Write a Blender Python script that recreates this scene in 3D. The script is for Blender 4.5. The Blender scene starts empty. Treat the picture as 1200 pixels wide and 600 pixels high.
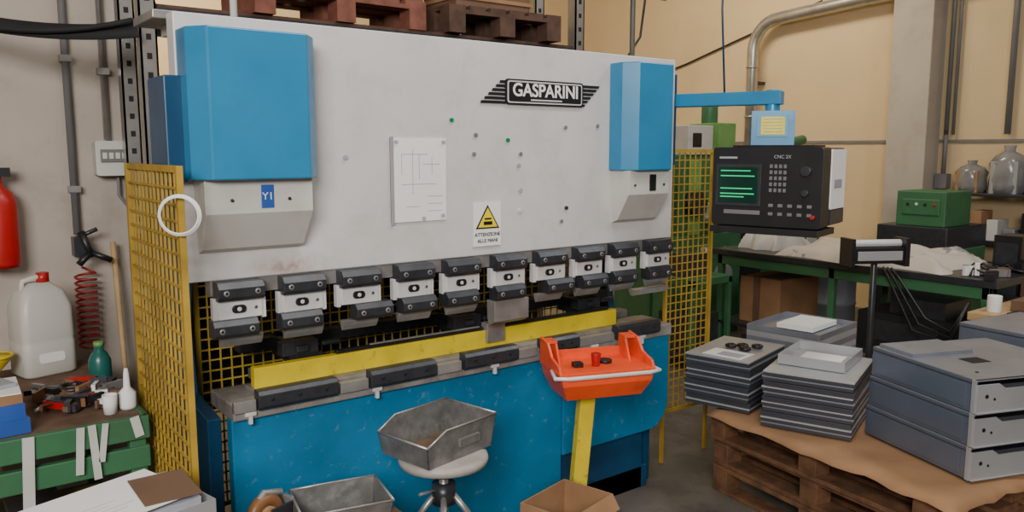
import bpy, math, random, bmesh
from mathutils import Matrix, Vector, noise
random.seed(7)
scene=bpy.context.scene
R=math.radians
# ---------------------------------------------------------------- materials
_m={}
def mat(name,col,rough=.5,metal=0,var=.12,scale=6,bump=0,dirt=None,dirt_amt=.5,dirt_scale=3,emit=0,trans=0,coat=0,lo=.5,hi=.72):
    if name in _m: return _m[name]
    m=bpy.data.materials.new(name); m.use_nodes=True
    nt=m.node_tree; N=nt.nodes; L=nt.links; b=N['Principled BSDF']
    b.inputs['Roughness'].default_value=rough; b.inputs['Metallic'].default_value=metal
    tc=N.new('ShaderNodeTexCoord')
    n=N.new('ShaderNodeTexNoise'); n.inputs['Scale'].default_value=scale; n.inputs['Detail'].default_value=6
    L.new(tc.outputs['Object'],n.inputs['Vector'])
    r=N.new('ShaderNodeValToRGB')
    r.color_ramp.elements[0].position=.3; r.color_ramp.elements[1].position=.7
    r.color_ramp.elements[0].color=[max(0,c*(1-var)) for c in col]+[1]
    r.color_ramp.elements[1].color=[min(1,c*(1+var)) for c in col]+[1]
    L.new(n.outputs['Fac'],r.inputs['Fac'])
    out=r.outputs['Color']
    if dirt:
        n2=N.new('ShaderNodeTexNoise'); n2.inputs['Scale'].default_value=dirt_scale; n2.inputs['Detail'].default_value=9; n2.inputs['Roughness'].default_value=.7
        L.new(tc.outputs['Object'],n2.inputs['Vector'])
        r2=N.new('ShaderNodeValToRGB'); r2.color_ramp.elements[0].position=lo; r2.color_ramp.elements[1].position=hi
        r2.color_ramp.elements[0].color=(0,0,0,1); r2.color_ramp.elements[1].color=(dirt_amt,)*3+(1,)
        L.new(n2.outputs['Fac'],r2.inputs['Fac'])
        mx=N.new('ShaderNodeMix'); mx.data_type='RGBA'
        L.new(r2.outputs['Color'],mx.inputs['Factor']); L.new(out,mx.inputs['A']); mx.inputs['B'].default_value=(*dirt,1)
        out=mx.outputs['Result']
        mr=N.new('ShaderNodeMapRange'); mr.inputs['To Min'].default_value=rough; mr.inputs['To Max'].default_value=min(1,rough+.3)
        L.new(r2.outputs['Color'],mr.inputs['Value']); L.new(mr.outputs['Result'],b.inputs['Roughness'])
    L.new(out,b.inputs['Base Color'])
    if bump:
        bp=N.new('ShaderNodeBump'); bp.inputs['Strength'].default_value=bump; bp.inputs['Distance'].default_value=.01
        L.new(n.outputs['Fac'],bp.inputs['Height']); L.new(bp.outputs['Normal'],b.inputs['Normal'])
    if emit:
        b.inputs['Emission Color'].default_value=(*col,1); b.inputs['Emission Strength'].default_value=emit
    if trans: b.inputs['Transmission Weight'].default_value=trans
    if coat: b.inputs['Coat Weight'].default_value=coat
    _m[name]=m; return m
def stain(m,centre,scl,col,amt):
    nt=m.node_tree; N=nt.nodes; L=nt.links; b=N['Principled BSDF']
    src=b.inputs['Base Color'].links[0].from_socket
    tc=N.new('ShaderNodeTexCoord'); mp=N.new('ShaderNodeMapping'); mp.vector_type='POINT'
    mp.inputs['Scale'].default_value=[1/s for s in scl]; mp.inputs['Location'].default_value=[-c/s for c,s in zip(centre,scl)]
    L.new(tc.outputs['Object'],mp.inputs['Vector'])
    ln=N.new('ShaderNodeVectorMath'); ln.operation='LENGTH'; L.new(mp.outputs['Vector'],ln.inputs[0])
    nn=N.new('ShaderNodeTexNoise'); nn.inputs['Scale'].default_value=34; nn.inputs['Detail'].default_value=9; L.new(tc.outputs['Object'],nn.inputs['Vector'])
    mr=N.new('ShaderNodeMapRange'); mr.inputs['From Min'].default_value=0; mr.inputs['From Max'].default_value=1; mr.inputs['To Min'].default_value=1; mr.inputs['To Max'].default_value=0
    L.new(ln.outputs['Value'],mr.inputs['Value'])
    r2=N.new('ShaderNodeMapRange'); r2.inputs['From Min'].default_value=.25; r2.inputs['From Max'].default_value=.75; L.new(nn.outputs['Fac'],r2.inputs['Value'])
    mu=N.new('ShaderNodeMath'); mu.operation='MULTIPLY'; L.new(mr.outputs['Result'],mu.inputs[0]); L.new(r2.outputs['Result'],mu.inputs[1])
    m2=N.new('ShaderNodeMath'); m2.operation='MULTIPLY'; m2.use_clamp=True; L.new(mu.outputs[0],m2.inputs[0]); m2.inputs[1].default_value=amt
    mx=N.new('ShaderNodeMix'); mx.data_type='RGBA'; L.new(m2.outputs[0],mx.inputs['Factor']); L.new(src,mx.inputs['A']); mx.inputs['B'].default_value=(*col,1)
    L.new(mx.outputs['Result'],b.inputs['Base Color'])
BEAM=mat('painted_steel_light_grey',(.62,.605,.595),.4,0,.05,3,dirt=(.46,.42,.38),dirt_amt=.5,dirt_scale=5)
stain(BEAM,(1.12,2.84,1.375),(.2,.3,.06),(.34,.2,.16),1.1)
BEIGE=mat('painted_steel_beige',(.56,.55,.51),.45,0,.05,4,dirt=(.42,.38,.33),dirt_amt=.5,dirt_scale=6)
BLUE=mat('blue_paint',(.02,.215,.42),.3,0,.1,5,dirt=(.012,.15,.32),dirt_amt=.5,dirt_scale=5)
BLUED=mat('dark_blue_paint',(.008,.06,.14),.4,0,.2,5)
BLUEW=mat('worn_blue_paint',(.006,.17,.34),.5,0,.2,3,dirt=(.2,.28,.35),dirt_amt=.6,dirt_scale=20,lo=.58,hi=.72)
STEEL=mat('bare_steel',(.4,.39,.38),.35,.6,.2,12)
TABLE=mat('worn_table_steel',(.32,.3,.285),.45,.3,.25,10,dirt=(.12,.1,.085),dirt_amt=.7,dirt_scale=9)
STEELM=mat('matte_tool_steel',(.26,.25,.24),.45,.4,.25,9,dirt=(.1,.08,.06))
BINM=mat('worn_bin_steel',(.19,.185,.18),.42,.4,.3,14,dirt=(.36,.35,.34),dirt_amt=.6,dirt_scale=18)
SILVER=mat('machined_silver',(.72,.72,.71),.35,.2,.08,15)
DARK=mat('dark_gunmetal',(.045,.048,.056),.36,.4,.2,20)
BLACK=mat('black_plastic',(.012,.012,.014),.4,0,.2,10)
BLACKM=mat('black_matte',(.008,.008,.009),.8,0,.2,10)
YEL=mat('yellow_paint',(.76,.58,.02),.45,0,.12,8,dirt=(.16,.12,.03),dirt_amt=.8,dirt_scale=14,lo=.57)
YELW=mat('ochre_wire_paint',(.38,.24,.028),.5,0,.25,8)
YELB=mat('lit_yellow_wire',(.7,.5,.06),.5,0,.2,8)  # light put into the colour: yellow brightened so the rear mesh looks lit
ORNG=mat('orange_red_paint',(.85,.085,.018),.38,0,.08,8,dirt=(.35,.04,.02),dirt_amt=.5,dirt_scale=9)
RED=mat('red_paint',(.42,.01,.01),.35,0,.1,8)
GREEN=mat('machine_green',(.045,.16,.07),.5,0,.15,6,dirt=(.03,.06,.03))
GREENL=mat('light_machine_green',(.16,.34,.1),.5,0,.15,6)
GDOT=mat('green_plastic',(.0,.22,.08),.4)
WALLW=mat('warm_plaster',(.6,.455,.27),.85,0,.04,1.2,dirt=(.48,.36,.21),dirt_amt=.5,dirt_scale=1)
WALLP=mat('grey_plaster',(.42,.365,.31),.85,0,.06,2,.05,dirt=(.28,.235,.19),dirt_amt=.5)
CONC=mat('concrete_floor',(.13,.115,.1),.5,0,.25,2,.1,dirt=(.04,.035,.03),dirt_amt=.7)
CEIL=mat('ceiling_paint',(.4,.38,.34),.9)
GALV=mat('galvanised_metal',(.45,.44,.42),.35,.8,.15,10)
CONDU=mat('grey_conduit',(.16,.16,.16),.5)
WOOD=mat('pallet_wood',(.15,.07,.032),.8,0,.4,14,.3,dirt=(.05,.025,.015),dirt_amt=.7)
WOODD=mat('dark_pallet_wood',(.08,.04,.026),.8,0,.35,14,.3)
WOODR=mat('reddish_wood',(.2,.07,.045),.8,0,.3,14,.2)
WOODL=mat('light_wood',(.45,.3,.15),.6,0,.2,9)
CARD=mat('cardboard',(.32,.175,.085),.85,0,.15,5)
CARDD=mat('dark_cardboard',(.15,.085,.05),.85,0,.15,5)
PAPER=mat('white_paper',(.82,.82,.8),.8,0,.02,4)
INK=mat('grey_ink',(.35,.36,.4),.8)
SHEET=mat('grey_sheet_steel',(.28,.30,.345),.34,.5,.12,5,dirt=(.16,.175,.2))
SHEETD=mat('dark_sheet_steel',(.065,.07,.085),.4,.4,.15,5)
SHEETB=mat('blue_grey_sheet_steel',(.17,.20,.26),.34,.5,.1,4)
SHEETL=mat('light_sheet_steel',(.45,.46,.475),.36,.4,.08,4)
PLAST=mat('translucent_plastic',(.72,.7,.64),.4,0,.05,3,trans=.25)
LABY=mat('label_yellow',(.85,.65,.02),.5)
LABB=mat('label_blue',(.03,.1,.4),.4)
LABL=mat('label_pale_blue',(.1,.35,.55),.5)
CLOTH=mat('printed_fabric',(.55,.49,.42),.9,0,.08,5,0,dirt=(.12,.13,.19),dirt_amt=.8,dirt_scale=3.6,lo=.56,hi=.59)
CLOTHW=mat('pale_cloth',(.55,.54,.5),.9,0,.1,6)
SCR=mat('screen_dark',(.0,.03,.02),.2)
SCRG=mat('screen_green',(.02,.6,.22),.4,emit=.5)
RUBR=mat('red_rubber',(.28,.015,.015),.5)
BOTT=mat('green_bottle',(.015,.12,.1),.3)
TAPE=mat('brown_tape',(.2,.09,.035),.4)
BROWN=mat('grimy_bench_top',(.15,.09,.055),.7,0,.4,9,dirt=(.04,.035,.03),dirt_amt=.8)
FILM=mat('clear_film',(.42,.42,.42),.18,0,.2,9,.3,trans=.55)
SEAT=mat('stool_seat_board',(.42,.39,.35),.5,0,.15,8,dirt=(.2,.17,.15))
TEALM=mat('dark_teal_metal',(.015,.05,.065),.5,.3)

# ---------------------------------------------------------------- builder
class B:
    def __init__(s,name,M=None):
        s.name=name; s.v=[]; s.f=[]; s.mi=[]; s.sm=[]; s.mats=[]; s.M=M or Matrix()
    def _m(s,m):
        if m not in s.mats: s.mats.append(m)
        return s.mats.index(m)
    def add(s,vs,fs,m,smooth=False,T=None):
        o=len(s.v); T=(s.M@T) if T is not None else s.M
        s.v+= [tuple(T@Vector(v)) for v in vs]; k=s._m(m)
        for f in fs: s.f.append([i+o for i in f]); s.mi.append(k); s.sm.append(smooth)
    def box(s,lo,hi,m,T=None):
        x0,y0,z0=lo;x1,y1,z1=hi
        s.add([(x0,y0,z0),(x1,y0,z0),(x1,y1,z0),(x0,y1,z0),(x0,y0,z1),(x1,y0,z1),(x1,y1,z1),(x0,y1,z1)],
              [(0,3,2,1),(4,5,6,7),(0,1,5,4),(1,2,6,5),(2,3,7,6),(3,0,4,7)],m,False,T)
    def rb(s,lo,hi,m,r=.01,ax=1,T=None,seg=3):
        i,j=[k for k in range(3) if k!=ax]
        pts=[]
        for cx,cy,a0 in((hi[i]-r,hi[j]-r,0),(lo[i]+r,hi[j]-r,90),(lo[i]+r,lo[j]+r,180),(hi[i]-r,lo[j]+r,270)):
            for k in range(seg+1):
                a=R(a0+90*k/seg); pts.append((cx+r*math.cos(a),cy+r*math.sin(a)))
        s.prism(pts,ax,lo[ax],hi[ax],m,T)
    def prism(s,pts,ax,a,b,m,T=None):
        n=len(pts); i,j=[k for k in range(3) if k!=ax]
        vs=[]
        for w in(a,b):
            for p in pts:
                q=[0,0,0]; q[i]=p[0];q[j]=p[1];q[ax]=w; vs.append(q)
        fs=[list(range(n)),list(range(2*n-1,n-1,-1))]+[(k,k+n,(k+1)%n+n,(k+1)%n) for k in range(n)]
        s.add(vs,fs,m,False,T)
    def loft(s,rings,m,T=None,smooth=False,cap=True):
        n=len(rings[0]); vs=[p for r in rings for p in r]; fs=[]
        for k in range(len(rings)-1):
            for q in range(n): fs.append((k*n+q,k*n+(q+1)%n,(k+1)*n+(q+1)%n,(k+1)*n+q))
        if cap: fs+= [list(range(n-1,-1,-1)),[len(vs)-n+q for q in range(n)]]
        s.add(vs,fs,m,smooth,T)
    def cyl(s,p0,p1,r,m,r1=None,n=14,T=None):
        s.tube([p0,p1],r,m,n,T,[r,r if r1 is None else r1])
    def tube(s,path,r,m,n=8,T=None,rs=None):
        P=[Vector(p) for p in path]; rings=[]; prev=None
        for k,p in enumerate(P):
            t=(P[min(k+1,len(P)-1)]-P[max(k-1,0)]).normalized()
            if prev is None:
                a=Vector((0,0,1)) if abs(t.z)<.9 else Vector((1,0,0)); u=t.cross(a).normalized()
            else:
                u=(prev-t*prev.dot(t)).normalized()
            prev=u; w=t.cross(u); rr=rs[k] if rs else r
            rings.append([tuple(p+(u*math.cos(2*math.pi*q/n)+w*math.sin(2*math.pi*q/n))*rr) for q in range(n)])
        s.loft(rings,m,T,True)
        s.sm[-1]=s.sm[-2]=False
    def lathe(s,prof,c,m,n=24,T=None):
        s.loft([[(c[0]+r*math.cos(2*math.pi*q/n),c[1]+r*math.sin(2*math.pi*q/n),c[2]+z) for q in range(n)] for r,z in prof],m,T,True)
    def torus(s,c,R0,r,m,axis='z',n=28,k=8,T=None):
        pts=[]
        for a in range(n):
            A=2*math.pi*a/n
            for b in range(k):
                Bq=2*math.pi*b/k; rr=R0+r*math.cos(Bq); h=r*math.sin(Bq)
                p=(rr*math.cos(A),rr*math.sin(A),h)
                if axis=='y': p=(p[0],p[2],p[1])
                if axis=='x': p=(p[2],p[0],p[1])
                pts.append((c[0]+p[0],c[1]+p[1],c[2]+p[2]))
        fs=[(a*k+b,((a+1)%n)*k+b,((a+1)%n)*k+(b+1)%k,a*k+(b+1)%k) for a in range(n) for b in range(k)]
        s.add(pts,fs,m,True,T)
    def openbox(s,w,d,h,t,m,T=None,base=None):
        base=base or m
        s.box((-w/2,-d/2,0),(w/2,d/2,t),base,T)
        s.box((-w/2,-d/2,t),(w/2,-d/2+t,h),m,T); s.box((-w/2,d/2-t,t),(w/2,d/2,h),m,T)
        s.box((-w/2,-d/2+t,t),(-w/2+t,d/2-t,h),m,T); s.box((w/2-t,-d/2+t,t),(w/2,d/2-t,h),m,T)
    def done(s,bevel=0,parent=None,seg=2):
        me=bpy.data.meshes.new(s.name); me.from_pydata(s.v,[],s.f)
        for m in s.mats: me.materials.append(m)
        for p,k,q in zip(me.polygons,s.mi,s.sm): p.material_index=k; p.use_smooth=q
        bm=bmesh.new(); bm.from_mesh(me); bmesh.ops.recalc_face_normals(bm,faces=bm.faces); bm.to_mesh(me); bm.free()
        o=bpy.data.objects.new(s.name,me); scene.collection.objects.link(o)
        if bevel:
            b=o.modifiers.new('bevel','BEVEL'); b.width=bevel; b.segments=seg; b.limit_method='ANGLE'; b.angle_limit=R(40)
        if parent: o.parent=parent
        return o
def empty(name):
    e=bpy.data.objects.new(name,None); scene.collection.objects.link(e); return e
def TR(x,y,z=0,a=0): return Matrix.Translation((x,y,z))@Matrix.Rotation(R(a),4,'Z')
def text(name,body,size,M,m,parent,sx=1,ext=.001,align='CENTER'):
    c=bpy.data.curves.new(name,'FONT'); c.body=body; c.size=size; c.extrude=ext; c.align_x=align; c.align_y='CENTER'
    c.materials.append(m)
    o=bpy.data.objects.new(name,c); scene.collection.objects.link(o)
    o.matrix_world=M@Matrix.Rotation(R(90),4,'X')@Matrix.Diagonal((sx,1,1,1)); 
    if parent: o.parent=parent
    return o

# ---------------------------------------------------------------- room
def slab(name,lo,hi,m):
    b=B(name); b.box(lo,hi,m); return b.done()
slab('floor',(-4,-5,-.1),(9,10.2,0),CONC)
slab('ceiling',(-4,-5,5),(9,10.2,5.1),CEIL)
slab('wall_right',(8.7,-5,0),(8.9,10,5),WALLW)
slab('wall_back',(-4,10,0),(8.9,10.2,5),WALLW)
slab('wall_left',(-4.2,-5,0),(-4,10.2,5),WALLP)
slab('wall_front',(-4,-5.2,0),(8.9,-5,5),WALLP)
slab('trim_1',(8.68,-5,1.87),(8.7,10,1.9),CONDU)
b=B('wall_pilaster'); b.box((8.4,4.08,0),(8.7,4.5,5),WALLP); b.box((8.37,4.05,0),(8.7,4.53,.12),WALLP); b.done(.01)
b=B('concrete_pillar'); b.box((.28,4.3,0),(.95,4.95,5),WALLP); b.box((.25,4.27,0),(.98,4.98,.1),WALLP); b.done(.01)
b=B('electrical_conduit')
b.tube([(.66,4.27,5),(.66,4.27,1.4)],.017,CONDU); b.tube([(.815,4.27,5),(.815,4.27,1.845)],.015,GALV)
for z in(1.6,2.2,2.8): b.box((.635,4.25,z),(.685,4.3,z+.03),GALV); 
b.box((.79,4.25,2.15),(.84,4.3,2.18),GALV)
b.done()
b=B('fuse_box'); b.rb((.75,4.21,1.675),(.945,4.3,1.84),BEIGE,.012); b.box((.77,4.2,1.74),(.92,4.212,1.8),CONDU)
for i in range(5): b.box((.777+i*.028,4.195,1.755),(.797+i*.028,4.205,1.785),BEIGE)
b.tube([(.85,4.26,1.675),(.85,4.26,1.58),(.88,4.25,1.53),(.93,4.25,1.55),(.94,4.25,1.62)],.008,CONDU)
b.done(.003)
b=B('spiral_air_hose')
pts=[(.67+.045*math.cos(a*.7),4.2+.045*math.sin(a*.7),1.22-a*.0033) for a in range(0,108)]
b.tube([(.66,4.22,1.25)]+pts,.006,RUBR,6); b.done()
b=B('air_blow_gun')
b.box((.635,4.22,1.3),(.69,4.3,1.39),DARK)
b.tube([(.66,4.19,1.42),(.68,4.18,1.36),(.7,4.17,1.3)],.018,BLACK); b.tube([(.7,4.17,1.32),(.78,4.16,1.28)],.014,BLACK); b.tube([(.69,4.17,1.32),(.64,4.16,1.27)],.016,BLACK)
b.tube([(.66,4.19,1.4),(.73,4.18,1.43)],.01,DARK); b.done()
b=B('broom'); b.tube([(.80,4.22,1.36),(.82,4.12,.08)],.013,WOODL); b.box((.70,4.07,0),(.85,4.17,.09),BROWN); b.done()
b=B('fire_extinguisher'); b.lathe([(0,1.28),(.07,1.28),(.075,1.3),(.075,1.56),(.06,1.61),(.025,1.64),(.02,1.68)],(.345,4.2,0),RED)
b.box((.315,4.18,1.68),(.4,4.22,1.72),BLACK); b.tube([(.32,4.2,1.69),(.28,4.16,1.6),(.28,4.14,1.4)],.009,BLACK); b.box((.325,4.27,1.4),(.365,4.3,1.6),BLACK); b.done()
b=B('hanging_strap')
vs=[];fs=[];n=24
for k in range(n+1):
    t=k/n; x=-.1+t*.94; y=4.12-.45*t; z=2.41-.10*math.sin(math.pi*min(1,t*.75))-.05*t
    vs+=[(x,y,z+.032),(x,y-.035,z-.032),(x,y-.028,z-.034),(x,y+.006,z+.03)]
for k in range(n):
    for q in range(4): fs.append((k*4+q,k*4+(q+1)%4,(k+1)*4+(q+1)%4,(k+1)*4+q))
b.add(vs,fs,BLACKM,True)
b.tube([(-.1+t/12*.92,4.05-.4*t/12,2.40-.13*math.sin(math.pi*min(1,t/12*.8))) for t in range(13)],.012,BLACKM); b.done()

# ---------------------------------------------------------------- press brake
PR=empty('press_brake')
b=B('upper_beam'); 
b.box((.76,2.84,1.345),(3.2,2.92,2.25),BEAM); 
b.box((.80,2.92,2.20),(3.2,3.15,2.25),BEAM)
b.box((.72,2.93,2.235),(3.22,3.2,2.265),STEELM)
b.done(.004,PR)
b=B('side_frame_plates')
for x0 in(.83,3.12):
    b.prism([(2.93,.0),(3.5,.0),(3.5,1.95),(3.2,2.06),(2.93,2.06),(2.93,1.4),(3.2,1.34),(3.25,1.1),(3.2,.85),(2.93,.82)],0,x0,x0+.05,BLUED)
b.box((.88,3.45,1.5),(3.12,3.5,1.95),TEALM)
b.box((.88,3.1,1.55),(3.12,3.2,2.05),TEALM)
b.done(.004,PR)
def housing(x0,x1,nm,y0,c,zt,zb):
    b=B(nm)
    prof=[(x0,2.84),(x0,y0+c*1.3),(x0+c,y0),(x1-c,y0),(x1,y0+c*1.3),(x1,2.84)]
    b.prism(prof,2,zb,zt,BLUE)
    return b
b=housing(.765,1.20,'cylinder_housing_a',2.67,.05,2.19,1.70); b.box((.71,2.80,1.69),(.775,3.0,2.04),BLUED); b.box((.72,2.92,1.6),(.83,3.05,2.04),BLUED); b.done(.005,PR)
b=housing(2.74,3.07,'cylinder_housing_b',2.69,.05,2.205,1.70); b.box((3.07,2.842,1.72),(3.22,3.15,2.18),BLUED); b.done(.005,PR)
for nm,x0,x1 in(('lower_housing_a',.80,1.175),('lower_housing_b',2.76,3.04)):
    b=B(nm)
    def ring(xa,xb,y,z): return [(xa,y,z),(xb,y,z),(xb,2.845,z),(xa,2.845,z)]
    b.loft([ring(x0,x1,2.72,1.70),ring(x0,x1,2.72,1.585),ring(x0+.005,x1-.005,2.80,1.46),ring(x0+.005,x1-.005,2.836,1.445)],BEIGE)
    cx=(x0+x1)/2
    b.box((cx+.0,2.717,1.6),(cx+.045,2.721,1.68),LABB if nm[-1]=='a' else BLACK)
    for dx in(-.1,.1): b.cyl((cx+dx,2.714,1.63),(cx+dx,2.721,1.63),.006,DARK)
    b.done(.006,PR)
text('axis_label','Y1',.036,TR(1.01,2.716,1.64),PAPER,PR)
b=B('beam_bolts')
def onb(px,pz,m,r=.008,d=.008): b.cyl((px,2.84-d,pz),(px,2.845,pz),r,m)
for x,z,m in[(1.36,1.77,INK),(1.84,1.92,GDOT),(1.96,1.86,STEEL),(2.13,1.84,GDOT),(2.19,1.73,INK),(2.2,1.62,INK),(2.2,1.53,SILVER),(2.46,1.9,STEEL),(2.47,1.53,DARK),(2.66,1.91,STEEL),(1.7,1.52,INK),(2.44,1.47,STEEL),(1.95,1.78,STEEL),(2.2,1.78,STEEL)]: onb(x,z,m,.009)
b.done(0,PR)
b=B('drawing_sheet'); b.box((1.55,2.834,1.51),(1.81,2.838,1.845),PAPER); b.box((1.55,2.832,1.5),(1.565,2.8375,1.85),SHEETL)
for x0,z0,x1,z1 in[(1.6,1.78,1.72,1.782),(1.6,1.7,1.602,1.78),(1.65,1.62,1.652,1.8),(1.6,1.66,1.76,1.662),(1.68,1.68,1.682,1.78),(1.72,1.55,1.79,1.552),(1.72,1.58,1.79,1.582),(1.72,1.61,1.79,1.612),(1.62,1.57,1.68,1.572),(1.74,1.7,1.742,1.77),(1.7,1.74,1.78,1.742)]:
    b.box((x0,2.833,z0),(x1,2.8345,z1),INK)
for x,z in((1.575,1.83),(1.795,1.83),(1.79,1.53)): b.cyl((x,2.826,z),(x,2.835,z),.007,INK)
b.done(0,PR)
b=B('hand_hazard_sign'); b.box((1.945,2.833,1.385),(2.09,2.838,1.575),PAPER)
def tri(x,z,r,y0,y1,m): b.prism([(x-r,z-r*.55),(x+r,z-r*.55),(x,z+r*1.1)],1,y0,y1,m)
tri(2.0175,1.495,.062,2.831,2.834,BLACK); tri(2.0175,1.495,.051,2.8295,2.832,LABY)
b.box((1.995,2.828,1.477),(2.04,2.83,1.492),BLACK); b.box((2.0,2.828,1.5),(2.035,2.83,1.507),BLACK); b.done(0,PR)
text('hazard_text_1','ATTENZIONE',.022,TR(2.0175,2.832,1.435),BLACK,PR,1.0)
text('hazard_text_2','ALLE MANI',.022,TR(2.0175,2.832,1.408),BLACK,PR,1.0)
b=B('brand_nameplate')
b.rb((2.115,2.829,1.993),(2.56,2.838,2.102),BLACK,.012); b.rb((2.123,2.827,2.0),(2.552,2.83,2.095),SILVER,.01); b.rb((2.129,2.826,2.006),(2.546,2.828,2.089),BLACK,.008)
for i in range(6):
    z=2.094-i*.0175; 
    b.prism([(2.085-i*.02,z-.011),(2.117,z-.011),(2.117,z),(2.09-i*.02,z)],1,2.832,2.838,BLACK)
    b.prism([(2.56,z-.011),(2.66-i*.018,z-.011),(2.668-i*.018,z),(2.56,z)],1,2.832,2.838,BLACK)
b.box((2.25,2.8255,2.012),(2.43,2.827,2.018),SILVER)
b.done(0,PR)
text('nameplate_text','GASPARINI',.078,TR(2.338,2.8255,2.054),PAPER,PR,.99,.0012).data.offset=.0014
b=B('upper_tool_clamps')
cx=[.93,1.163,1.394,1.638,1.869,2.117,2.355,2.593,2.827,3.072]
off=[-.02,-.01,.055,.015,-.005,.0,.05,.03,.0,.0]
b.box((.84,2.845,1.29),(3.2,2.9,1.345),STEELM)
def bolt(x,y,z,r=.010):
    b.cyl((x,y-.004,z),(x,y+.01,z),r,STEEL); b.cyl((x,y-.006,z),(x,y,z),r*.5,BLACK)
for i,(x,o) in enumerate(zip(cx,off)):
    w=.082
    b.prism([(2.795,1.275),(2.782,1.288),(2.782,1.32),(2.8,1.342),(2.85,1.342),(2.85,1.275)],0,x-w,x+w,DARK)
    for dx in(-.055,.055): bolt(x+dx,2.782,1.305)
    b.box((x-.075,2.812,1.208),(x+.08,2.86,1.275),SILVER)
    b.rb((x-.03,2.805,1.228),(x+.02,2.813,1.257),BLACK,.0125); b.cyl((x-.005,2.802,1.2425),(x-.005,2.808,1.2425),.008,SILVER)
    bolt(x+.055,2.812,1.243,.007)
    b.box((x+.08,2.82,1.2),(x+.096,2.85,1.275),SILVER); b.box((x-.092,2.82,1.2),(x-.075,2.85,1.285),SILVER)
    xo=x+o
    b.prism([(2.795,1.145),(2.782,1.158),(2.782,1.188),(2.8,1.208),(2.85,1.208),(2.85,1.145)],0,xo-w,xo+w-.005,DARK)
    for dx in(-.055,.05): bolt(xo+dx,2.782,1.173)
    b.prism([(2.81,1.145),(2.85,1.145),(2.845,1.125),(2.835,1.105),(2.82,1.125)],0,x-.07,x+.08,STEEL)
b.done(.002,PR)
b=B('punch_tool')
b.prism([(2.80,1.143),(2.86,1.143),(2.855,1.06),(2.845,1.03),(2.80,1.05)],0,2.03,2.22,STEELM)
b.prism([(2.8,1.1),(2.85,1.1),(2.835,1.07),(2.815,1.07)],0,2.9,3.15,STEEL); b.done(.002,PR)
b=B('lower_table')
b.box((.89,2.82,.83),(3.2,3.08,.89),TABLE)
b.box((1.0,2.88,.888),(3.18,3.02,.905),TABLE)
b.box((.89,2.845,.1),(2.46,2.9,.83),BLUEW)
b.box((.95,2.88,.0),(3.1,3.2,.12),BLUED)
r=.14; x1=3.2; z0=.33
pts=[(2.46,.83),(x1,.83)]
for k in range(7):
    a=R(0-90*k/6); pts.append((x1-r+r*math.cos(a),z0+r+r*math.sin(a)))
pts+=[(2.46,z0)]
b.prism(pts,1,2.835,2.9,BLUEW)
b.box((2.46,2.88,.0),(3.06,3.2,.4),BLUED)
b.box((3.02,2.95,.0),(3.12,3.4,.35),BLACKM)
b.done(.005,PR)
b=B('die_clamps')
for x0,x1 in((.975,1.285),(1.425,1.725),(1.87,2.155),(2.3,2.52),(2.78,3.08)):
    b.prism([(2.80,.862),(2.787,.875),(2.787,.918),(2.80,.933),(2.84,.933),(2.84,.862)],0,x0,x1,DARK)
    for k in range(3):
        x=x0+.05+k*(x1-x0-.1)/2; b.cyl((x,2.784,.9),(x,2.79,.9),.007,BLACK)
for x in(.93,1.44,2.02,2.62,2.95):
    b.box((x,2.805,.845),(x+.04,2.82,.86),SILVER); b.box((x+.012,2.805,.815),(x+.026,2.82,.85),SILVER)
for x0,x1 in((.89,.97),(1.3,1.42),(1.74,1.86),(2.17,2.28),(2.54,2.76)): b.box((x0,2.805,.862),(x1,2.83,.905),STEEL)
b.done(.002,PR)
b=B('yellow_die_guard')
b.box((1.01,2.93,.905),(2.9,2.97,.985),YEL)
b.box((1.35,2.94,.985),(2.85,2.965,1.0),BLACK)
b.box((2.07,2.91,.93),(2.17,2.96,1.02),STEEL)
b.box((1.5,2.94,1.0),(2.05,2.955,1.006),STEEL)
b.done(.004,PR)
b=B('back_gauge')
b.box((1.05,3.2,.98),(3.1,3.28,1.03),DARK); b.box((1.05,3.05,.9),(3.1,3.12,.94),STEELM)
for x in(1.2,2.0,2.75):
    b.box((x,2.98,1.005),(x+.05,3.26,1.03),DARK); b.box((x-.05,3.0,.99),(x+.1,3.06,1.045),DARK); b.cyl((x+.12,3.02,1.02),(x+.2,3.02,1.02),.012,DARK)
    b.box((x-.02,3.0,.96),(x+.12,3.2,.99),BLACKM)
b.done(.003,PR)
def mesh_panel(b,p0,du,Lu,z0,z1,s,m,fr,post=.02,r=.0028):
    du=Vector(du).normalized(); p0=Vector(p0); nrm=Vector((-du.y,du.x,0))
    T=Matrix(((du.x,nrm.x,0,p0.x),(du.y,nrm.y,0,p0.y),(0,0,1,0),(0,0,0,1)))
    k=int(Lu/s)
    for i in range(1,k+1): b.box((i*s-r,-r,z0),(i*s+r,r,z1),m,T)
    k=int((z1-z0)/s)
    for i in range(1,k+1): b.box((0,-r+.004,z0+i*s-r),(Lu,r+.004,z0+i*s+r),m,T)
    for u in(0,Lu): b.box((u-post/2,-post/2,0),(u+post/2,post/2,z1+.01),fr,T)
    for z in(z0,z1): b.box((0,-.008,z-.01),(Lu,.008,z+.01),fr,T)
b=B('rear_mesh_screen'); mesh_panel(b,(.93,3.36,0),(1,0,0),2.16,.3,1.45,.045,YELB,YELB,.02,.003); b.done(0,PR)
b=B('mesh_safety_guard')
mesh_panel(b,(.69,2.60,0),(0,1,0),.68,.12,1.74,.052,YELW,YELW,.02,.0036)
b.done()
b=B('mesh_safety_guard.001')
mesh_panel(b,(3.40,3.05,0),(1,0,0),.38,.3,1.79,.045,YELW,YELW,.018,.0028)
b.done()
b=B('cable_coil')
for k in range(3): b.torus((0,.004*k,0),.056+k*.003,.003,PAPER,'y')
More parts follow.
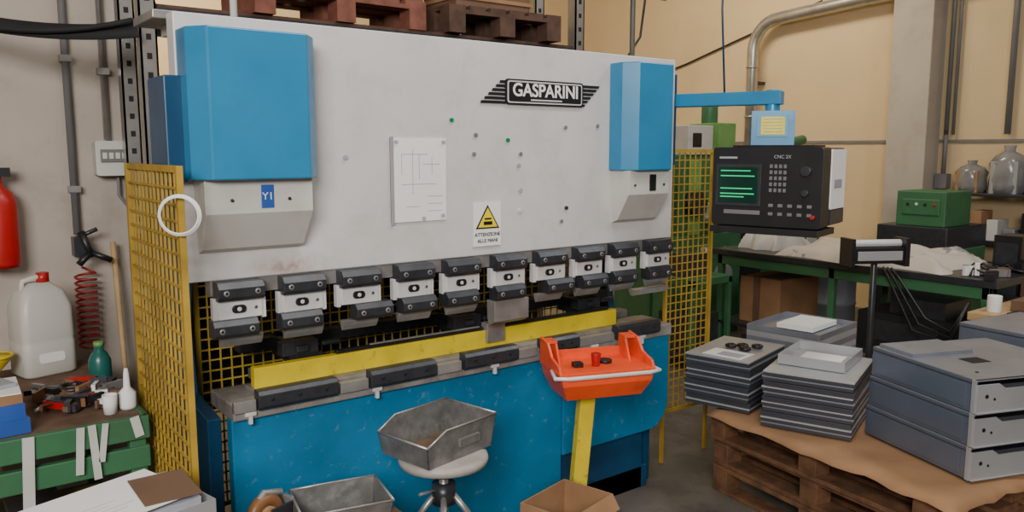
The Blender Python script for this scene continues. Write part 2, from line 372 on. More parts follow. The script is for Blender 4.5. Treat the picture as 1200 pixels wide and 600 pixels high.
T=TR(.675,2.565,1.60,-30); b.v=[tuple(T@Vector(v)) for v in b.v]
b.done()

RK=empty('pallet_rack')
b=B('rack_frame')
for x in(.86,3.3):
    for y in(3.72,4.1):
        b.box((x,y,0),(x+.008,y+.07,4.2),GALV); b.box((x,y,0),(x+.07,y+.008,4.2),GALV); b.box((x+.062,y,0),(x+.07,y+.07,4.2),GALV)
        for k in range(50): b.box((x+.025,y-.002,.1+k*.08),(x+.045,y+.001,.125+k*.08),BLACKM)
for z in(.6,1.35,2.33):
    for y in(3.73,4.12): b.box((.93,y,z),(3.3,y+.04,z+.07),DARK)
    b.box((.93,3.74,z+.07),(3.3,4.16,z+.085),WOODD)
b.done(0,RK)
def pallet(b,T,W,D,m,H=.144,n=6):
    for i in range(3):
        y=i*(D-.1)/2
        for j in range(3):
            x=j*(W-.1)/2; b.box((x,y,.022),(x+.1,y+.1,.1),m,T)
        b.box((0,y,.1),(W,y+.1,.122),m,T)
    for j in range(3):
        x=j*(W-.1)/2; b.box((x,0,0),(x+.1,D,.022),m,T)
    for i in range(n):
        w=(W/n)*.82; x=i*(W-w)/(n-1); b.box((x,0,.122),(x+w,D,.144),m,T)
b=B('storage_pallet'); pallet(b,TR(1.35,3.70,2.416,2),.92,.42,WOODR); b.done()
b=B('storage_pallet.001'); pallet(b,TR(2.38,3.68,2.416,-3),.74,.42,WOODD); b.done()
b=B('stored_carton'); b.box((1.75,3.76,2.565),(2.27,4.12,2.8),CARDD)
for k in range(4): b.box((1.745,3.755,2.6+k*.04),(2.275,4.125,2.603+k*.04),CARD)
b.done()
b=B('stored_carton.001'); b.box((2.45,3.72,2.562),(2.95,4.05,2.8),CARDD); b.box((2.44,3.71,2.6),(2.96,4.06,2.62),CARD); b.done()
b=B('stored_carton.002'); b.box((1.1,3.8,1.437),(2.2,4.08,1.9),BLACKM); b.box((1.09,3.79,1.6),(2.21,4.09,1.63),DARK);b.done()
b=B('stored_carton.003'); b.box((1.0,3.8,.687),(3.1,4.08,1.2),BLACKM); b.box((.99,3.79,.9),(3.11,4.09,.93),DARK);b.done()
b=B('ceiling_pipe'); b.tube([(1.05,3.1,5),(1.05,3.1,2.267)],.014,PAPER); b.tube([(3.15,3.1,5),(3.15,3.1,2.267)],.014,GALV)
b.tube([(2.95,3.1,2.62),(3.4,3.1,2.62)],.022,PAPER); b.done()
b=B('hanging_cable')
b.tube([(3.3,3.4,2.3),(3.42,3.4,2.33),(3.52,3.4,2.45),(3.56,3.4,2.7),(3.5,3.4,3.3),(3.4,3.4,5)],.007,BLACK); b.done()
b=B('overhead_cable'); b.tube([(3.9,3.1,5),(3.88,3.1,2.6),(3.93,3.1,2.08)],.006,BLUED); b.done()

# ---------------------------------------------------------------- jib arm + CNC pendant
CN=empty('control_pendant')
b=B('jib_arm')
p0=Vector((3.2,2.97,2.05)); p1=Vector((3.44,2.37,2.05)); d=(p1-p0); a=math.degrees(math.atan2(d.y,d.x)); T=TR(3.2,2.97,2.05,a)
b.box((0,-.04,-.035),(d.length,.04,.03),BLUE,T); b.cyl((3.2,2.97,1.9),(3.2,2.97,2.12),.045,BLUE); b.cyl((3.42,2.41,1.82),(3.42,2.41,2.085),.035,BLUE)
b.done(.004,CN)
b=B('junction_box',TR(3.43,2.41,0,-55)); b.box((-.1,-.06,1.82),(.1,.1,1.985),BLUE); b.box((-.075,-.064,1.86),(.07,-.06,1.965),LABL); b.box((-.055,-.066,1.87),(.055,-.063,1.955),LABY)
for k in range(5): b.box((-.045,-.0675,1.883+k*.015),(.045,-.0655,1.886+k*.015),LABL)
b.done(.006,CN)
TC=TR(3.395,2.36,.0,-75)
b=B('cnc_controller',TC)
b.rb((-.265,-.13,1.435),(.265,-.02,1.81),BLACK,.015); b.rb((-.262,-.02,1.44),(.262,.22,1.808),BLACK,.02)
b.rb((.255,-.01,1.52),(.268,.21,1.80),PAPER,.01,0); b.box((.255,.0,1.45),(.27,.2,1.515),DARK); b.box((.262,.03,1.62),(.2705,.15,1.66),INK)
b.box((-.245,-.135,1.53),(-.02,-.129,1.73),DARK); b.box((-.23,-.138,1.545),(-.035,-.134,1.715),SCR)
for z,w in((1.695,.15),(1.67,.17),(1.61,.16),(1.585,.17),(1.57,.12)): b.box((-.22,-.14,z),(-.22+w,-.137,z+.006),SCRG)
for i in range(4):
    for j in range(5): b.box((.02+i*.022,-.137,1.6+j*.028),(.034+i*.022,-.13,1.618+j*.028),CONDU)
for i in range(5):
    for j in range(2): b.box((.02+i*.045,-.136,1.49+j*.04),(.042+i*.045,-.13,1.505+j*.04),CONDU)
b.cyl((.19,-.15,1.7),(.19,-.13,1.7),.024,DARK); b.cyl((.19,-.15,1.6),(.19,-.13,1.6),.016,DARK)
b.cyl((.23,-.15,1.49),(.23,-.13,1.49),.01,RED)
b.box((-.2,-.136,1.49),(-.02,-.13,1.51),CONDU)
b.box((-.23,-.137,1.755),(-.14,-.13,1.765),INK)
b.box((-.2,-.05,1.81),(.2,.1,1.82),BLACK)
b.box((-.26,-.16,1.40),(.26,.1,1.43),BLACK)
b.done(.003,CN)
text('controller_text','CNC 2X',.022,TC@TR(.08,-.137,1.765),INK,CN)

# ---------------------------------------------------------------- foreground
TS=empty('tool_tray_stand')
TT=TR(2.33,2.47,-.025,-20)
b=B('tray',TT)
def ring(w,y0,y1,z): return [(-w,y0,z),(w,y0,z),(w,y1,z),(-w,y1,z)]
b.loft([ring(.17,-.09,.1,.79),ring(.2,-.13,.12,.86),ring(.21,-.13,.12,.91)],ORNG)
b.box((-.215,-.13,.905),(.215,.12,.915),ORNG)
for x in(-.215,.203):
    b.prism([(-.13,.91),(-.11,.94),(-.02,.96),(.03,1.01),(.12,1.02),(.12,.91)],0,x,x+.012,ORNG)
for x in(-.17,.155): b.prism([(.0,.91),(.05,1.0),(.12,1.01),(.12,.91)],0,x,x+.01,ORNG)
b.box((-.215,.11,.91),(.215,.12,.955),ORNG)
b.box((-.215,.05,1.0),(-.16,.12,1.012),ORNG); b.box((.155,.05,1.0),(.215,.12,1.012),ORNG)
b.cyl((-.02,-.04,.915),(-.02,-.04,.97),.016,RED,.022); b.cyl((.04,0,.915),(.04,0,.93),.03,BLACK)
b.box((-.12,-.05,.915),(-.08,-.01,.935),BLACK)
b.tube([(-.215,-.03,.905),(-.235,-.13,.9),(-.18,-.15,.9),(.18,-.15,.9),(.235,-.13,.9),(.215,-.03,.905)],.009,SILVER)
b.done(.004,TS)
b=B('stand_post',TR(2.33,2.52,0,-20)); b.prism([(-.035,.8),(.035,.8),(-.035,.02),(-.10,.02)],1,-.02,.03,YEL); b.box((-.2,-.06,0),(.1,.12,.02),YEL); b.done(.004,TS)
b=B('round_stool')
sx,sy=1.57,2.50; dz=.04
b.lathe([(0,.578+dz),(.15,.578+dz),(.168,.585+dz),(.172,.6+dz),(.168,.612+dz),(.15,.618+dz),(0,.618+dz)],(sx,sy,0),SEAT,32)
b.cyl((sx,sy,.22),(sx,sy,.58+dz),.018,STEEL); b.lathe([(.0,.58),(.08,.585),(.08,.615),(0,.615)],(sx,sy,0),DARK)
for k in range(4):
    a=R(45+90*k+12); b.tube([(sx+.03*math.cos(a),sy+.03*math.sin(a),.5),(sx+.09*math.cos(a),sy+.09*math.sin(a),.42),(sx+.2*math.cos(a),sy+.2*math.sin(a),.0)],.013,STEEL)
b.torus((sx,sy,.22),.145,.009,STEEL); b.lathe([(.0,.46),(.045,.46),(.045,.54),(0,.54)],(sx,sy,0),DARK)
b.tube([(sx-.02,sy,.52),(sx-.13,sy-.04,.54)],.006,STEEL)
b.done()
def hopper(name,T,w,d,h,m,drop=.5,t=.004,tp=.03,inner=None,br=.35):
    b=B(name,T); W=w/2; D=d/2
    for sgn in(-1,1):
        y0=sgn*(D-tp); y1=sgn*D
        pts=[(-W+tp,y0,0),(W-tp,y0,0),(W,y1,h),(-W*br,y1,h),(-W,y1-sgn*tp*.3,h*drop)]
        q=[(p[0],p[1]-sgn*t,p[2]) for p in pts]
        n=5; b.add(pts+q,[list(range(n)),list(range(2*n-1,n-1,-1))]+[(k,(k+1)%n,(k+1)%n+n,k+n) for k in range(n)],m)
    b.add([(W-tp,-D+tp,0),(W-tp,D-tp,0),(W,D,h),(W,-D,h),(W-tp-t,-D+tp,0),(W-tp-t,D-tp,0),(W-t,D,h),(W-t,-D,h)],[(0,1,2,3),(7,6,5,4),(0,4,5,1),(1,5,6,2),(2,6,7,3),(3,7,4,0)],m)
    hd=h*drop
    b.add([(-W+tp,-D+tp,0),(-W+tp,D-tp,0),(-W,D-tp*.3,hd),(-W,-D+tp*.3,hd),(-W+tp+t,-D+tp,0),(-W+tp+t,D-tp,0),(-W+t,D-tp*.3,hd),(-W+t,-D+tp*.3,hd)],[(0,1,2,3),(7,6,5,4),(0,4,5,1),(1,5,6,2),(2,6,7,3),(3,7,4,0)],m)
    b.box((-W+tp,-D+tp,0),(W-tp,D-tp,t),inner or m)
    for sgn in(-1,1): b.tube([(W,sgn*D,h),(-W*br,sgn*D,h),(-W,sgn*(D-tp*.3),hd)],.0045,STEEL)
    b.tube([(W,-D,h),(W,D,h)],.0045,STEEL); b.tube([(-W,-D+tp*.3,hd),(-W,D-tp*.3,hd)],.0045,STEEL)
    b.rb((-.02,-D+tp*.1,h*.35),(0.09,-D+tp*.5,h*.6),STEEL,.006)
    b.rb((-.015,-D+tp*.0,h*.38),(0.085,-D+tp*.3,h*.57),m,.006)
    return b.done()
hopper('metal_parts_bin',TR(1.57,2.54,.66,12),.36,.28,.13,BINM,.66,tp=.014,inner=BROWN,br=.5)
hopper('metal_parts_bin.001',TR(1.11,2.42,.542,-12),.3,.23,.1,BINM,1.0,tp=.012,inner=BLACKM)
b=B('cardboard_box',TR(2.03,2.31,0,14))
b.openbox(.3,.24,.42,.006,CARD); b.box((-.14,-.11,.05),(.14,.11,.2),CARDD)
b.add([(-.15,-.12,.42),(.15,-.12,.42),(.14,-.16,.37),(-.14,-.16,.37)],[(0,1,2,3)],CARD)
b.add([(.15,-.12,.42),(.15,.12,.42),(.19,.11,.38),(.19,-.11,.38)],[(0,1,2,3)],CARD)
b.done()
b=B('low_workbench')
b.box((.05,1.9,.50),(1.32,2.57,.54),BROWN)
for x in(.08,1.25):
    for y in(1.93,2.5): b.box((x,y,0),(x+.05,y+.05,.5),DARK)
b.box((.1,1.95,.15),(1.28,2.53,.17),DARK); b.done(.003)
b=B('cardboard_sheet',TR(.80,2.42,.541,12)); b.box((-.1,-.2,0),(.14,.12,.006),CARD); b.box((-.06,-.15,.006),(.08,.02,.01),CARDD); b.done()
b=B('tape_dispenser',TR(.87,2.48,.552,20))
b.torus((0,0,.066),.05,.022,TAPE,'y',28,10); b.cyl((0,-.03,.066),(0,.03,.066),.033,CARD)
b.box((-.03,-.033,-.002),(.1,.033,.008),BLACK); b.box((.085,-.03,.0),(.1,.03,.1),STEEL); b.box((.0,-.035,.03),(.09,-.028,.09),DARK); b.box((.0,.028,.03),(.09,.035,.09),DARK)
b.tube([(-.05,0,.1),(0,0,.14),(.07,0,.12)],.012,STEEL)
b.done(.002)
b=B('tape_roll',TR(.77,2.42,.556,0)); b.torus((0,0,.026),.045,.022,TAPE,'z'); b.torus((0,0,.026),.03,.014,CARD,'z'); b.torus((0.01,0,.068),.045,.02,TAPE,'z'); b.done()
b=B('document_crate',TR(.41,2.34,.541,12))
b.openbox(.42,.3,.28,.006,SHEETL)
for k in range(13): b.box((-.19+random.uniform(-.01,.01),-.13+random.uniform(-.01,.01),.01+k*.022),(.18+random.uniform(-.01,.01),.12,.03+k*.022),PAPER if k%3 else INK)
b.box((-.2,-.14,.305),(.16,.13,.309),PAPER,Matrix.Rotation(R(6),4,'Z'))
b.box((.05,-.11,.3095),(.2,.1,.312),CARDD,Matrix.Rotation(R(-12),4,'Z'))
for k in range(5): b.box((-.17,-.1+k*.022,.3095),(-.04+.03*(k%3),-.099+k*.022,.31),INK,Matrix.Rotation(R(6),4,'Z'))
b.done()

# left green bench
b=B('green_workbench')
b.box((-.9,3.03,.80),(.655,4.05,.85),BROWN); b.box((-.9,3.02,.77),(.655,3.05,.853),GREEN); b.box((.635,3.03,.77),(.657,4.05,.853),GREEN)
b.box((-.9,3.03,.66),(.655,3.06,.74),GREEN)
for x in(-.88,.59):
    for y in(3.04,3.97): b.box((x,y,0),(x+.055,y+.055,.8),GREEN)
b.box((-.88,3.06,.25),(.64,4.0,.28),GREEN)
for k,(x,h,m) in enumerate(((.1,.2,CARDD),(.3,.28,DARK),(.48,.18,CARD))): b.box((x-.09,3.1,.282),(x+.08,3.5,.282+h),m)
b.done(.004)
b=B('masking_tape_strips')
for x,w,l,r in((.42,.025,.16,4),(.455,.025,.19,-3),(.50,.02,.13,8),(.59,.03,.07,-12),(.26,.035,.26,3)):
    T=Matrix.Translation((x,3.012,.85))@Matrix.Rotation(R(r),4,'Y'); b.box((0,-.002,-l),(w,.002,.006),CLOTHW,T)
b.done()
b=B('jerrycan',TR(.44,3.9,.852,15))
def rr(w,d,z,r=.03):
    pts=[]
    for cx_,cy_,a0 in((w/2-r,d/2-r,0),(-w/2+r,d/2-r,90),(-w/2+r,-d/2+r,180),(w/2-r,-d/2+r,270)):
        for k in range(4):
            a=R(a0+30*k); pts.append((cx_+r*math.cos(a),cy_+r*math.sin(a),z))
    return pts
b.loft([rr(.19,.16,0),rr(.21,.18,.01),rr(.21,.18,.14),rr(.205,.175,.15),rr(.21,.18,.16),rr(.205,.175,.29),rr(.17,.13,.355),rr(.08,.07,.39,.02)],PLAST,None,True)
b.cyl((0.02,0,.385),(.02,0,.43),.025,RED); b.tube([(-.07,0,.35),(-.06,0,.40),(.0,0,.415),(.02,0,.395)],.012,PLAST)
b.rb((-.05,-.093,.06),(.05,-.09,.1),PAPER,.01); b.done()
b=B('oil_bottle'); b.lathe([(0,0),(.04,0),(.043,.01),(.043,.09),(.03,.12),(.018,.13),(.018,.15)],(.605,3.6,.852),BOTT); b.cyl((.605,3.6,1.0),(.605,3.6,1.02),.02,GREENL); b.done()
b=B('spray_bottle'); b.lathe([(0,0),(.028,0),(.03,.01),(.03,.06),(.012,.08),(.01,.13),(.006,.15)],(.615,3.16,.852),PAPER); b.done()
b=B('measuring_cup'); b.lathe([(0,0),(.022,0),(.026,.07),(.023,.07),(.02,.006),(0,.006)],(.55,3.13,.852),PAPER); b.done()
b=B('paper_stack',TR(.16,3.2,.853,6))
b.box((-.25,-.14,0),(.12,.14,.05),LABB)
b.box((-.24,-.13,.05),(.11,.13,.1),LABB); b.box((-.24,-.131,.03),(.0,-.13,.08),PAPER)
b.box((-.25,-.12,.1),(.1,.13,.13),CARD,Matrix.Rotation(R(4),4,'Z')); b.box((-.24,-.1,.131),(.12,.14,.135),PAPER,Matrix.Rotation(R(-8),4,'Z')); b.box((-.2,-.05,.136),(.1,.1,.15),INK,Matrix.Rotation(R(14),4,'Z')); b.done()
b=B('hand_tool_clutter')
rnd=random.Random(3)
for k in range(80):
    x=.34+rnd.random()*.27; y=3.21+rnd.random()*.33; T=TR(x,y,.853+rnd.random()*.025,rnd.random()*180)
    m=rnd.choice([BLACK,DARK,STEEL,CARDD,BLACKM,TAPE,BLACK,PAPER,RED,SHEETD,BROWN,STEEL,CARD])
    L=.015+rnd.random()*.045; w=.008+rnd.random()*.02
    if k%3: b.box((-L,-w/2,0),(L,w/2,.01+rnd.random()*.03),m,T)
    else: b.tube([(-L,0,.01),(0,.02,.012),(L,0,.01)],.006,m,8,T)
b.torus((.48,3.45,.885),.045,.012,BLACK); b.torus((.42,3.42,.88),.035,.01,TAPE)
b.done()
b=B('yellow_funnel'); b.lathe([(.012,0),(.02,.05),(.065,.1),(.07,.12)],(.25,3.8,.852),YEL); b.torus((.25,3.8,.97),.07,.006,YEL); b.done()

# ---------------------------------------------------------------- right foreground pallets and sheet stacks
TP=TR(3.16,1.40,0,-8)
for k in range(3):
    b=B('wooden_pallet' if k==0 else 'wooden_pallet.%03d'%k); pallet(b,TP@TR(random.uniform(-.02,.02),random.uniform(-.015,.015),k*.145,random.uniform(-1,1)),1.2,1.25,WOOD); b.done(.003)
TP2=TP@TR(1.25,0,0,0)
for k in range(3):
    b=B('wooden_pallet.%03d'%(k+3)); pallet(b,TP2@TR(0,0,k*.145,0),.53,1.25,WOOD,n=3); b.done(.003)
ZP=.437
def wavy(name,T,w,d,m,amp=.012,t=.003,nx=24,ny=24,rag=.03):
    b=B(name,T); vs=[];fs=[]
    for i in range(nx+1):
        for j in range(ny+1):
            x=-w/2+w*i/nx; y=-d/2+d*j/ny
            e=rag*noise.noise(Vector((x*9,y*9,1)))if i in(0,nx) or j in(0,ny) else 0
            sag=0
            if j<1: sag-=.03*(1+noise.noise(Vector((x*5,0,2))))
            if i<1: sag-=.02*(1+noise.noise(Vector((0,y*5,4))))
            vs.append((x+e,y+e,amp*(1+noise.noise(Vector((x*4,y*4,3.3))))+sag))
    for i in range(nx):
        for j in range(ny): a=i*(ny+1)+j; fs.append((a,a+1,a+ny+2,a+ny+1))
    b.add(vs,fs,m,True); o=b.done(); s=o.modifiers.new('th','SOLIDIFY'); s.thickness=t; return o
wavy('cardboard_liner',TP@TR(.58,.58,ZP+.004,1),1.26,1.34,CARD,.004)
def stack(name,T,w,d,n,h,ms,j=.008):
    b=B(name,T)
    for k in range(n):
        dx=random.uniform(-j,j);dy=random.uniform(-j,j); m=ms[k%len(ms)]
        z=k*h
        b.box((dx,dy,z+h*.62),(w+dx,d+dy,z+h*.9),m)
        b.box((dx+.002,dy+.002,z),(dx+.006,d+dy-.002,z+h*.7),SHEETD)
        b.box((dx+.004,dy+.002,z),(w+dx-.002,dy+.006,z+h*.7),SHEETD)
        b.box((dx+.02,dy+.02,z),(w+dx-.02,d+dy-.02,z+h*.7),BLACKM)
        b.box((w+dx-.006,dy+.002,z),(w+dx-.002,d+dy-.002,z+h*.7),SHEETD)
    b.box((.004,.004,n*h-.1*h),(w-.004,d-.004,n*h-.02*h),SHEETL)
    return b
TA=TR(3.38,2.45,ZP+.016,14); b=stack('sheet_metal_panel_stack',TA,.5,.36,10,.027,[SHEETL,SHEETD,SHEET]); b.done(.001)
TB=TR(3.44,1.92,ZP+.016,20); b=stack('sheet_metal_panel_stack.001',TB,.52,.42,11,.0255,[SHEET,SHEETL,SHEETD],.006); b.done(.001)
b=B('machined_rings',TA@TR(.22,.12,.272,0))
for x,y in((0,0),(.06,.04),(.09,-.03),(.02,.09)): b.torus((x,y,.012),.022,.01,BLACK)
b.done()
b=B('paper_sheet',TA@TR(.02,.06,.271,-4)); b.box((0,0,0),(.15,.22,.003),PAPER); b.box((.02,.02,.0031),(.1,.15,.004),INK); b.done()
b=B('sheet_metal_tray',TB@TR(.32,.22,.283,-3)); b.openbox(.36,.32,.05,.004,SHEETL); b.box((-.13,-.1,.005),(.12,.1,.009),PAPER); b.done(.001)
b=B('sheet_metal_tray.001',TR(4.18,2.68,ZP+.003,8)); 
for k in range(10): b.openbox(.5,.44,.034,.004,SHEET if k%2 else SHEETL,Matrix.Translation((0,0,k*.035)))
b.box((-.12,-.12,.325),(.2,.1,.353),PAPER); b.done(.001)
def bigbox(b,T,w,d,h):
    b.box((0,0,.0),(w,d,.004),SHEETB,T)
    b.box((0,0,0),(.005,d,h-.004),SHEETB,T); b.box((0,0,0),(w,.005,h-.025),SHEETD,T); b.box((w-.005,0,0),(w,d,h),SHEETB,T); b.box((0,d-.005,0),(w,d,h),SHEETB,T)
    b.box((0,0,h-.004),(w,d,h),SHEET,T)
    b.prism([(0,0),(w*.96,0),(w*.96,h*.62),(w*.8,h*.7),(w*.22,h*.7),(w*.17,h*.86),(0,h*.86)],1,-.004,.003,SHEETL,T)
    b.box((0,-.012,0),(w*.97,0,.004),SHEETL,T)
    b.box((-.004,0.05,h*.12),(0,d-.02,h*.82),SHEETB,T)
    b.box((-.003,0.0,h*.86),(0,d,h*.9),SHEETD,T)
    b.cyl((.05,-.006,h*.5),(.05,0,h*.5),.009,BLACK,T=T); b.cyl((.09,-.006,h*.4),(.09,0,h*.4),.006,BLACK,T=T); b.cyl((w*.85,-.006,h*.4),(w*.85,0,h*.4),.009,BLACK,T=T)
    b.box((-.006,.0,0),(.0,.02,h),SHEETL,T); b.box((-.008,.0,h-.006),(w,.012,h),SHEETL,T)
for k in range(3):
    b=B('sheet_metal_enclosure'+('' if k==0 else '.%03d'%k),TR(3.39+.004*k,1.38,ZP+.02+k*.1405,-20-k*.7)); bigbox(b,Matrix(),.66,.60,.139)
    if k==2:
        b.box((.2,.22,.139),(.3,.3,.141),BLACKM); b.cyl((.1,.1,.138),(.1,.1,.142),.008,BLACK); b.cyl((.45,.12,.138),(.45,.12,.142),.008,BLACK); b.box((.02,.37,.139),(.35,.58,.155),SHEET)
    b.done(.002)
b=B('sheet_metal_enclosure.003',TR(4.28,1.38,ZP,-8))
for k in range(3): bigbox(b,Matrix.Translation((0,0,k*.158)),.55,.5,.156)
b.done(.002)

# ---------------------------------------------------------------- right background
b=B('assembly_bench')
b.box((5.6,2.2,.9),(6.5,4.5,.95),DARK)
for y in(2.25,3.35,4.4):
    for x in(5.62,6.43): b.box((x,y,0),(x+.05,y+.05,.9),GREEN)
b.box((5.62,2.25,.82),(5.66,4.45,.9),GREEN); b.box((5.62,2.25,.3),(6.45,4.45,.33),DARK); b.done(.004)
def drape(name,cx_,cy_,z,w,d,h,m,sd,rough=.1,base=.3):
    b=B(name); n=44; vs=[];fs=[]
    for i in range(n+1):
        for j in range(n+1):
            u=i/n*2-1; v=j/n*2-1; r=max(abs(u),abs(v))
            q=noise.noise(Vector((u*1.5+sd,v*1.8,sd)))*.5+.5; q2=noise.noise(Vector((u*5+sd,v*5,sd)))*rough
            ridge=(1-abs(noise.noise(Vector((u*1.3+v*.6,v*2.2-u,sd*2)))*2))*.35
            hh=h*(1-r**5)*(base+q+q2+ridge)
            x=cx_+u*w/2*(1+.1*math.sin(v*5+sd)); y=cy_+v*d/2*(1+.06*math.sin(u*6))
            vs.append((x,y,z+max(0,hh)))
    for i in range(n):
        for j in range(n): a=i*(n+1)+j; fs.append((a,a+1,a+n+2,a+n+1))
    b.add(vs,fs,m,True); return b.done()
drape('fabric_pile',6.02,3.22,.952,.8,1.3,.125,CLOTH,1.3)
drape('folded_cloth',6.1,4.2,.952,.6,.35,.15,CLOTHW,8)
b=B('bench_clutter')
rnd=random.Random(11)
for k in range(26):
    x=5.65+rnd.random()*.75; y=2.26+rnd.random()*.22; T=TR(x,y,.953+rnd.random()*.01,rnd.random()*180)
    m=rnd.choice([BLACK,DARK,STEEL,CARDD,BLACKM,TAPE,PAPER,CARDD,SHEETD,GREEN,BLACK,SHEETL])
    L=.03+rnd.random()*.05; w=.02+rnd.random()*.05
    if k%4: b.box((-L,-w/2,0),(L,w/2,.015+rnd.random()*.07),m,T)
    else: b.tube([(-L*1.5,0,.01),(0,.06,.03),(L,0,.05),(L*1.5,.05,.01)],.008,BLACK,8,T)
b.box((6.15,2.28,.953),(6.38,2.46,1.2),BLACK); b.box((6.14,2.3,1.0),(6.15,2.44,1.15),DARK)
b.done()
b=B('power_cable_bundle'); 
for k in range(3): b.tube([(5.575,2.95-k*.03,.965),(5.56,2.9-k*.04,.9),(5.55,2.7-.04*k,.55+.05*k),(5.56,2.45,.5+.04*k),(5.57,2.35,.8)],.009,BLACK)
b.done()
b=B('measuring_device',TR(4.95,2.68,-.02,-30))
b.box((-.17,-.06,1.1),(.17,.06,1.2),BLACK); b.box((-.15,-.07,1.12),(.15,-.058,1.18),SHEETL); b.tube([(-.19,0,1.225),(.19,0,1.225)],.025,SILVER); b.cyl((0,0,.02),(0,0,1.1),.02,DARK); b.lathe([(0,.02),(.18,.02),(.18,.04),(0,.05)],(0,0,0),DARK)
b.box((.17,-.07,1.08),(.2,.07,1.26),BLACK); b.box((-.2,-.07,1.08),(-.17,.07,1.26),BLACK)
b.done(.003)
b=B('workshop_machine')
b.box((5.6,4.95,0),(6.6,5.7,1.0),GREEN); b.box((5.75,5.0,1.0),(6.4,5.6,1.75),GREEN); b.box((5.68,4.93,.15),(6.1,4.95,.8),GREENL)
b.box((5.85,4.97,1.0),(6.0,5.0,1.7),GREENL)
b.box((5.8,4.97,1.75),(6.15,5.3,2.02),BEIGE); b.box((5.86,4.96,1.82),(5.98,4.975,1.95),BLACK); b.box((6.25,4.98,1.75),(6.5,5.35,2.05),GREENL); b.cyl((6.37,5.2,2.05),(6.37,5.2,2.25),.08,GREEN); b.box((5.55,5.1,1.2),(5.75,5.4,1.5),GREEN); b.cyl((5.9,4.9,1.3),(5.9,5.0,1.3),.12,DARK)
b.box((6.1,4.93,1.1),(6.35,5.0,1.3),BEIGE); b.cyl((6.1,4.8,1.15),(6.1,5.0,1.15),.03,SILVER); b.cyl((6.3,4.88,.6),(6.3,4.96,.6),.1,SHEETL)
for k in range(4): b.cyl((6.15+.1*k,4.94,.85),(6.15+.1*k,4.96,.85),.02,[RED,BLACK,LABY,BLACK][k])
b.done(.01)
b=B('workshop_machine.001')
b.box((6.8,4.75,0),(7.65,5.4,1.25),GREEN); b.box((6.9,4.8,1.25),(7.5,5.3,1.7),GREENL); b.box((6.9,4.73,.35),(7.3,4.75,1.0),GREENL); b.box((7.4,4.73,.6),(7.58,4.75,1.1),BEIGE)
b.cyl((7.2,5.0,1.7),(7.2,5.0,1.98),.1,GREEN); b.cyl((6.85,4.9,1.8),(7.5,4.9,1.9),.05,GREEN); b.cyl((6.95,4.68,1.1),(6.95,4.76,1.1),.06,DARK)
b.box((6.78,4.85,.5),(6.8,5.25,1.1),DARK); b.done(.01)
b=B('workshop_machine.002')
b.box((7.4,3.35,0),(8.2,4.0,1.1),DARK); b.box((7.45,3.4,1.1),(7.95,3.85,1.42),GREEN); b.box((7.44,3.45,1.2),(7.46,3.8,1.35),GREEN)
for k in range(4): b.cyl((7.43,3.5+k*.08,1.3),(7.45,3.5+k*.08,1.3),.015,[RED,BLACK,SILVER,BLACK][k])
b.box((7.45,3.33,.2),(8.15,3.35,.9),GREEN); b.done(.01)
b=B('storage_carton'); b.box((5.75,3.9,.332),(6.3,4.3,.72),CARD); b.box((5.74,4.1,.34),(5.75,4.16,.73),CARDD); b.box((5.75,3.9,.72),(6.3,4.12,.73),CARDD); b.done()
b=B('storage_carton.001'); b.box((5.72,2.5,.332),(6.35,3.2,.6),BLACKM); b.box((5.71,2.6,.4),(5.72,3.1,.55),DARK); b.box((5.8,2.6,.6),(6.2,3.0,.72),DARK); b.done()
b=B('storage_carton.002'); b.box((5.2,3.5,0),(5.5,3.9,.3),CARDD); b.box((5.22,3.52,.3),(5.48,3.88,.36),BLACKM); b.done()
b=B('rolling_tool_cart')
b.box((5.0,4.2,.1),(5.5,4.7,.14),DARK); b.box((5.0,4.2,.7),(5.5,4.7,.76),GREEN)
for x in(5.0,5.46):
    for y in(4.2,4.66): b.box((x,y,.06),(x+.04,y+.04,.75),GREEN); b.cyl((x,y+.02,.04),(x+.04,y+.02,.04),.04,BLACK)
b.box((5.05,4.25,.14),(5.4,4.6,.45),DARK); b.box((5.08,4.3,.76),(5.3,4.55,.95),SHEETD); b.cyl((5.4,4.4,.76),(5.4,4.4,.98),.05,STEEL); b.done(.003)
b=B('waste_drum'); b.lathe([(0,0),(.22,0),(.23,.02),(.23,.3),(.24,.31),(.23,.33),(.23,.6),(.24,.61),(.23,.63),(.23,.85),(.2,.85),(.2,.1),(0,.1)],(7.25,4.35,0),SHEET); b.done()
b=B('wall_duct')
pts=[(8.5,6.3,1.2),(8.5,6.3,3.0)]
for k in range(1,9):
    a=R(90*k/8); pts.append((8.5,6.3-.35*(1-math.cos(a)),3.0+.35*math.sin(a)))
pts+=[(8.5,4.9,3.42),(8.5,3.0,3.5)]
b.tube(pts,.07,GALV,14)
for z in(1.6,2.2,2.8): b.torus((8.5,6.3,z),.073,.012,GALV)
b.box((8.5,6.25,2.6),(8.7,6.35,2.63),DARK)
b.done()
b=B('wall_conduit'); 
for y,r in((4.0,.022),(3.93,.016),(3.42,.03)): b.tube([(8.66,y,5),(8.66,y,1.95)],r,CONDU)
b.tube([(8.66,4.0,2),(8.66,4.0,1.5)],.022,CONDU)
b.box((8.6,3.94,1.4),(8.7,4.06,1.55),CONDU)
b.tube([(8.67,9.5,2.5),(8.67,7.5,2.95),(8.67,5.5,3.5)],.012,BLACK); b.done()
b=B('wooden_bench')
b.box((5.08,1.65,.78),(5.9,2.15,.83),WOODL)
for x in(5.1,5.82):
    for y in(1.68,2.08): b.box((x,y,0),(x+.05,y+.05,.78),DARK)
b.box((5.3,1.8,.83),(5.5,2.0,.9),CARDD); b.cyl((5.2,2.05,.83),(5.2,2.05,.93),.04,PAPER); b.box((5.12,1.8,.83),(5.25,1.95,.85),BLACK); b.done(.004)
b=B('storage_shelf')
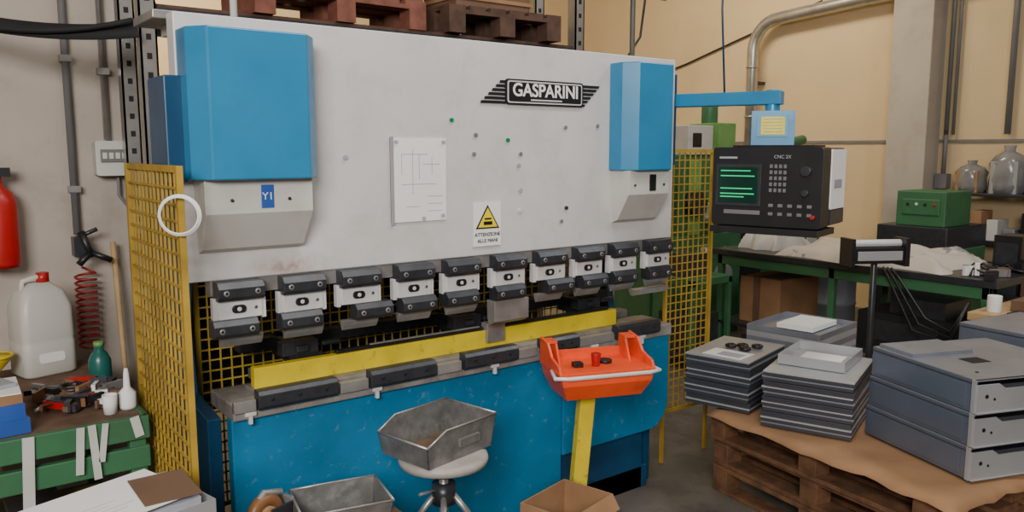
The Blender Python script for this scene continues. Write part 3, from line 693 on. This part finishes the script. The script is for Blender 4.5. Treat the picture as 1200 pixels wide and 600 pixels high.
for y in(2.6,3.8):
    for x in(8.28,8.6): b.box((x,y,0),(x+.04,y+.04,1.35),DARK)
for z in(.4,.9,1.35): b.box((8.28,2.6,z),(8.64,3.84,z+.03),DARK)
for k in range(7): b.box((8.3,2.7+k*.15,.93),(8.55,2.8+k*.15,1.05+.08*(k%3)),[CARD,GREEN,BLACK,SHEET,BEIGE][k%5])
for k in range(5): b.box((8.3,2.7+k*.2,.43),(8.55,2.86+k*.2,.7),[BLACK,CARDD,SHEETD][k%3])
b.done(.004)
b=B('plastic_wrapped_bundle')
for y0,y1,h,m in((2.68,3.1,.3,CARDD),(3.15,3.45,.38,SHEETL),(3.5,3.76,.26,CARD)):
    b.box((8.34,y0+.03,1.382),(8.56,y1-.03,1.382+h*.8),m)
    b.loft([[(8.45+.13*math.cos(t*math.pi/8)*(1+.12*math.sin(t*2.3+zz*9))*f,(y0+y1)/2+(y1-y0)/2*math.sin(t*math.pi/8)*(1+.1*math.sin(t*3.1+zz*7))*f,1.382+zz*h) for t in range(16)] for zz,f in((0,1),(.25,1.08),(.5,1.02),(.75,1.05),(.95,.8),(1.05,.3),(1.2,.35))],FILM,None,True)
b.done()

# ---------------------------------------------------------------- lights
def area(name,loc,tgt,sx_,sy_,p,col):
    l=bpy.data.lights.new(name,'AREA'); l.shape='RECTANGLE'; l.size=sx_; l.size_y=sy_; l.energy=p; l.color=col
    o=bpy.data.objects.new(name,l); o.location=loc; o.rotation_euler=(Vector(tgt)-Vector(loc)).to_track_quat('-Z','Y').to_euler(); scene.collection.objects.link(o)
area('soft_key_light',(-2.2,-2.0,3.4),(2.0,3.0,1.5),2.4,1.5,380,(1,.96,.92))  # added unseen softbox on the press, standing in for windows behind camera
area('overhead_fill',(2.2,1.4,4.8),(2.2,2.2,0),2.0,.4,60,(1,.96,.9))  # added unseen fill from above the press front, no fixture modelled
area('overhead_fill.001',(6.0,5.6,4.7),(8.7,6.4,2.6),2.0,.5,115,(1,.87,.64))  # added unseen lamp giving the right wall its warm sunlit look
area('overhead_fill.002',(5.4,.6,4.8),(4.4,1.6,0),1.6,.4,70,(.97,.97,1))  # added unseen fill over the right pallets
area('overhead_fill.003',(2.0,7.5,4.7),(2.0,10,2.5),2.0,.6,220,(1,.87,.64))  # added unseen warm lamp to brighten the back wall
w=bpy.data.worlds.new('w'); scene.world=w; w.use_nodes=True; w.node_tree.nodes['Background'].inputs[0].default_value=(.65,.65,.68,1); w.node_tree.nodes['Background'].inputs[1].default_value=.08
# ---------------------------------------------------------------- camera
c=bpy.data.cameras.new('camera'); c.lens=946/1200*36; c.sensor_width=36; c.clip_end=60
o=bpy.data.objects.new('camera',c); scene.collection.objects.link(o)
o.location=(0,0,1.8); o.rotation_euler=(R(90)-math.atan(125/946),0,-R(37.2)); scene.camera=o
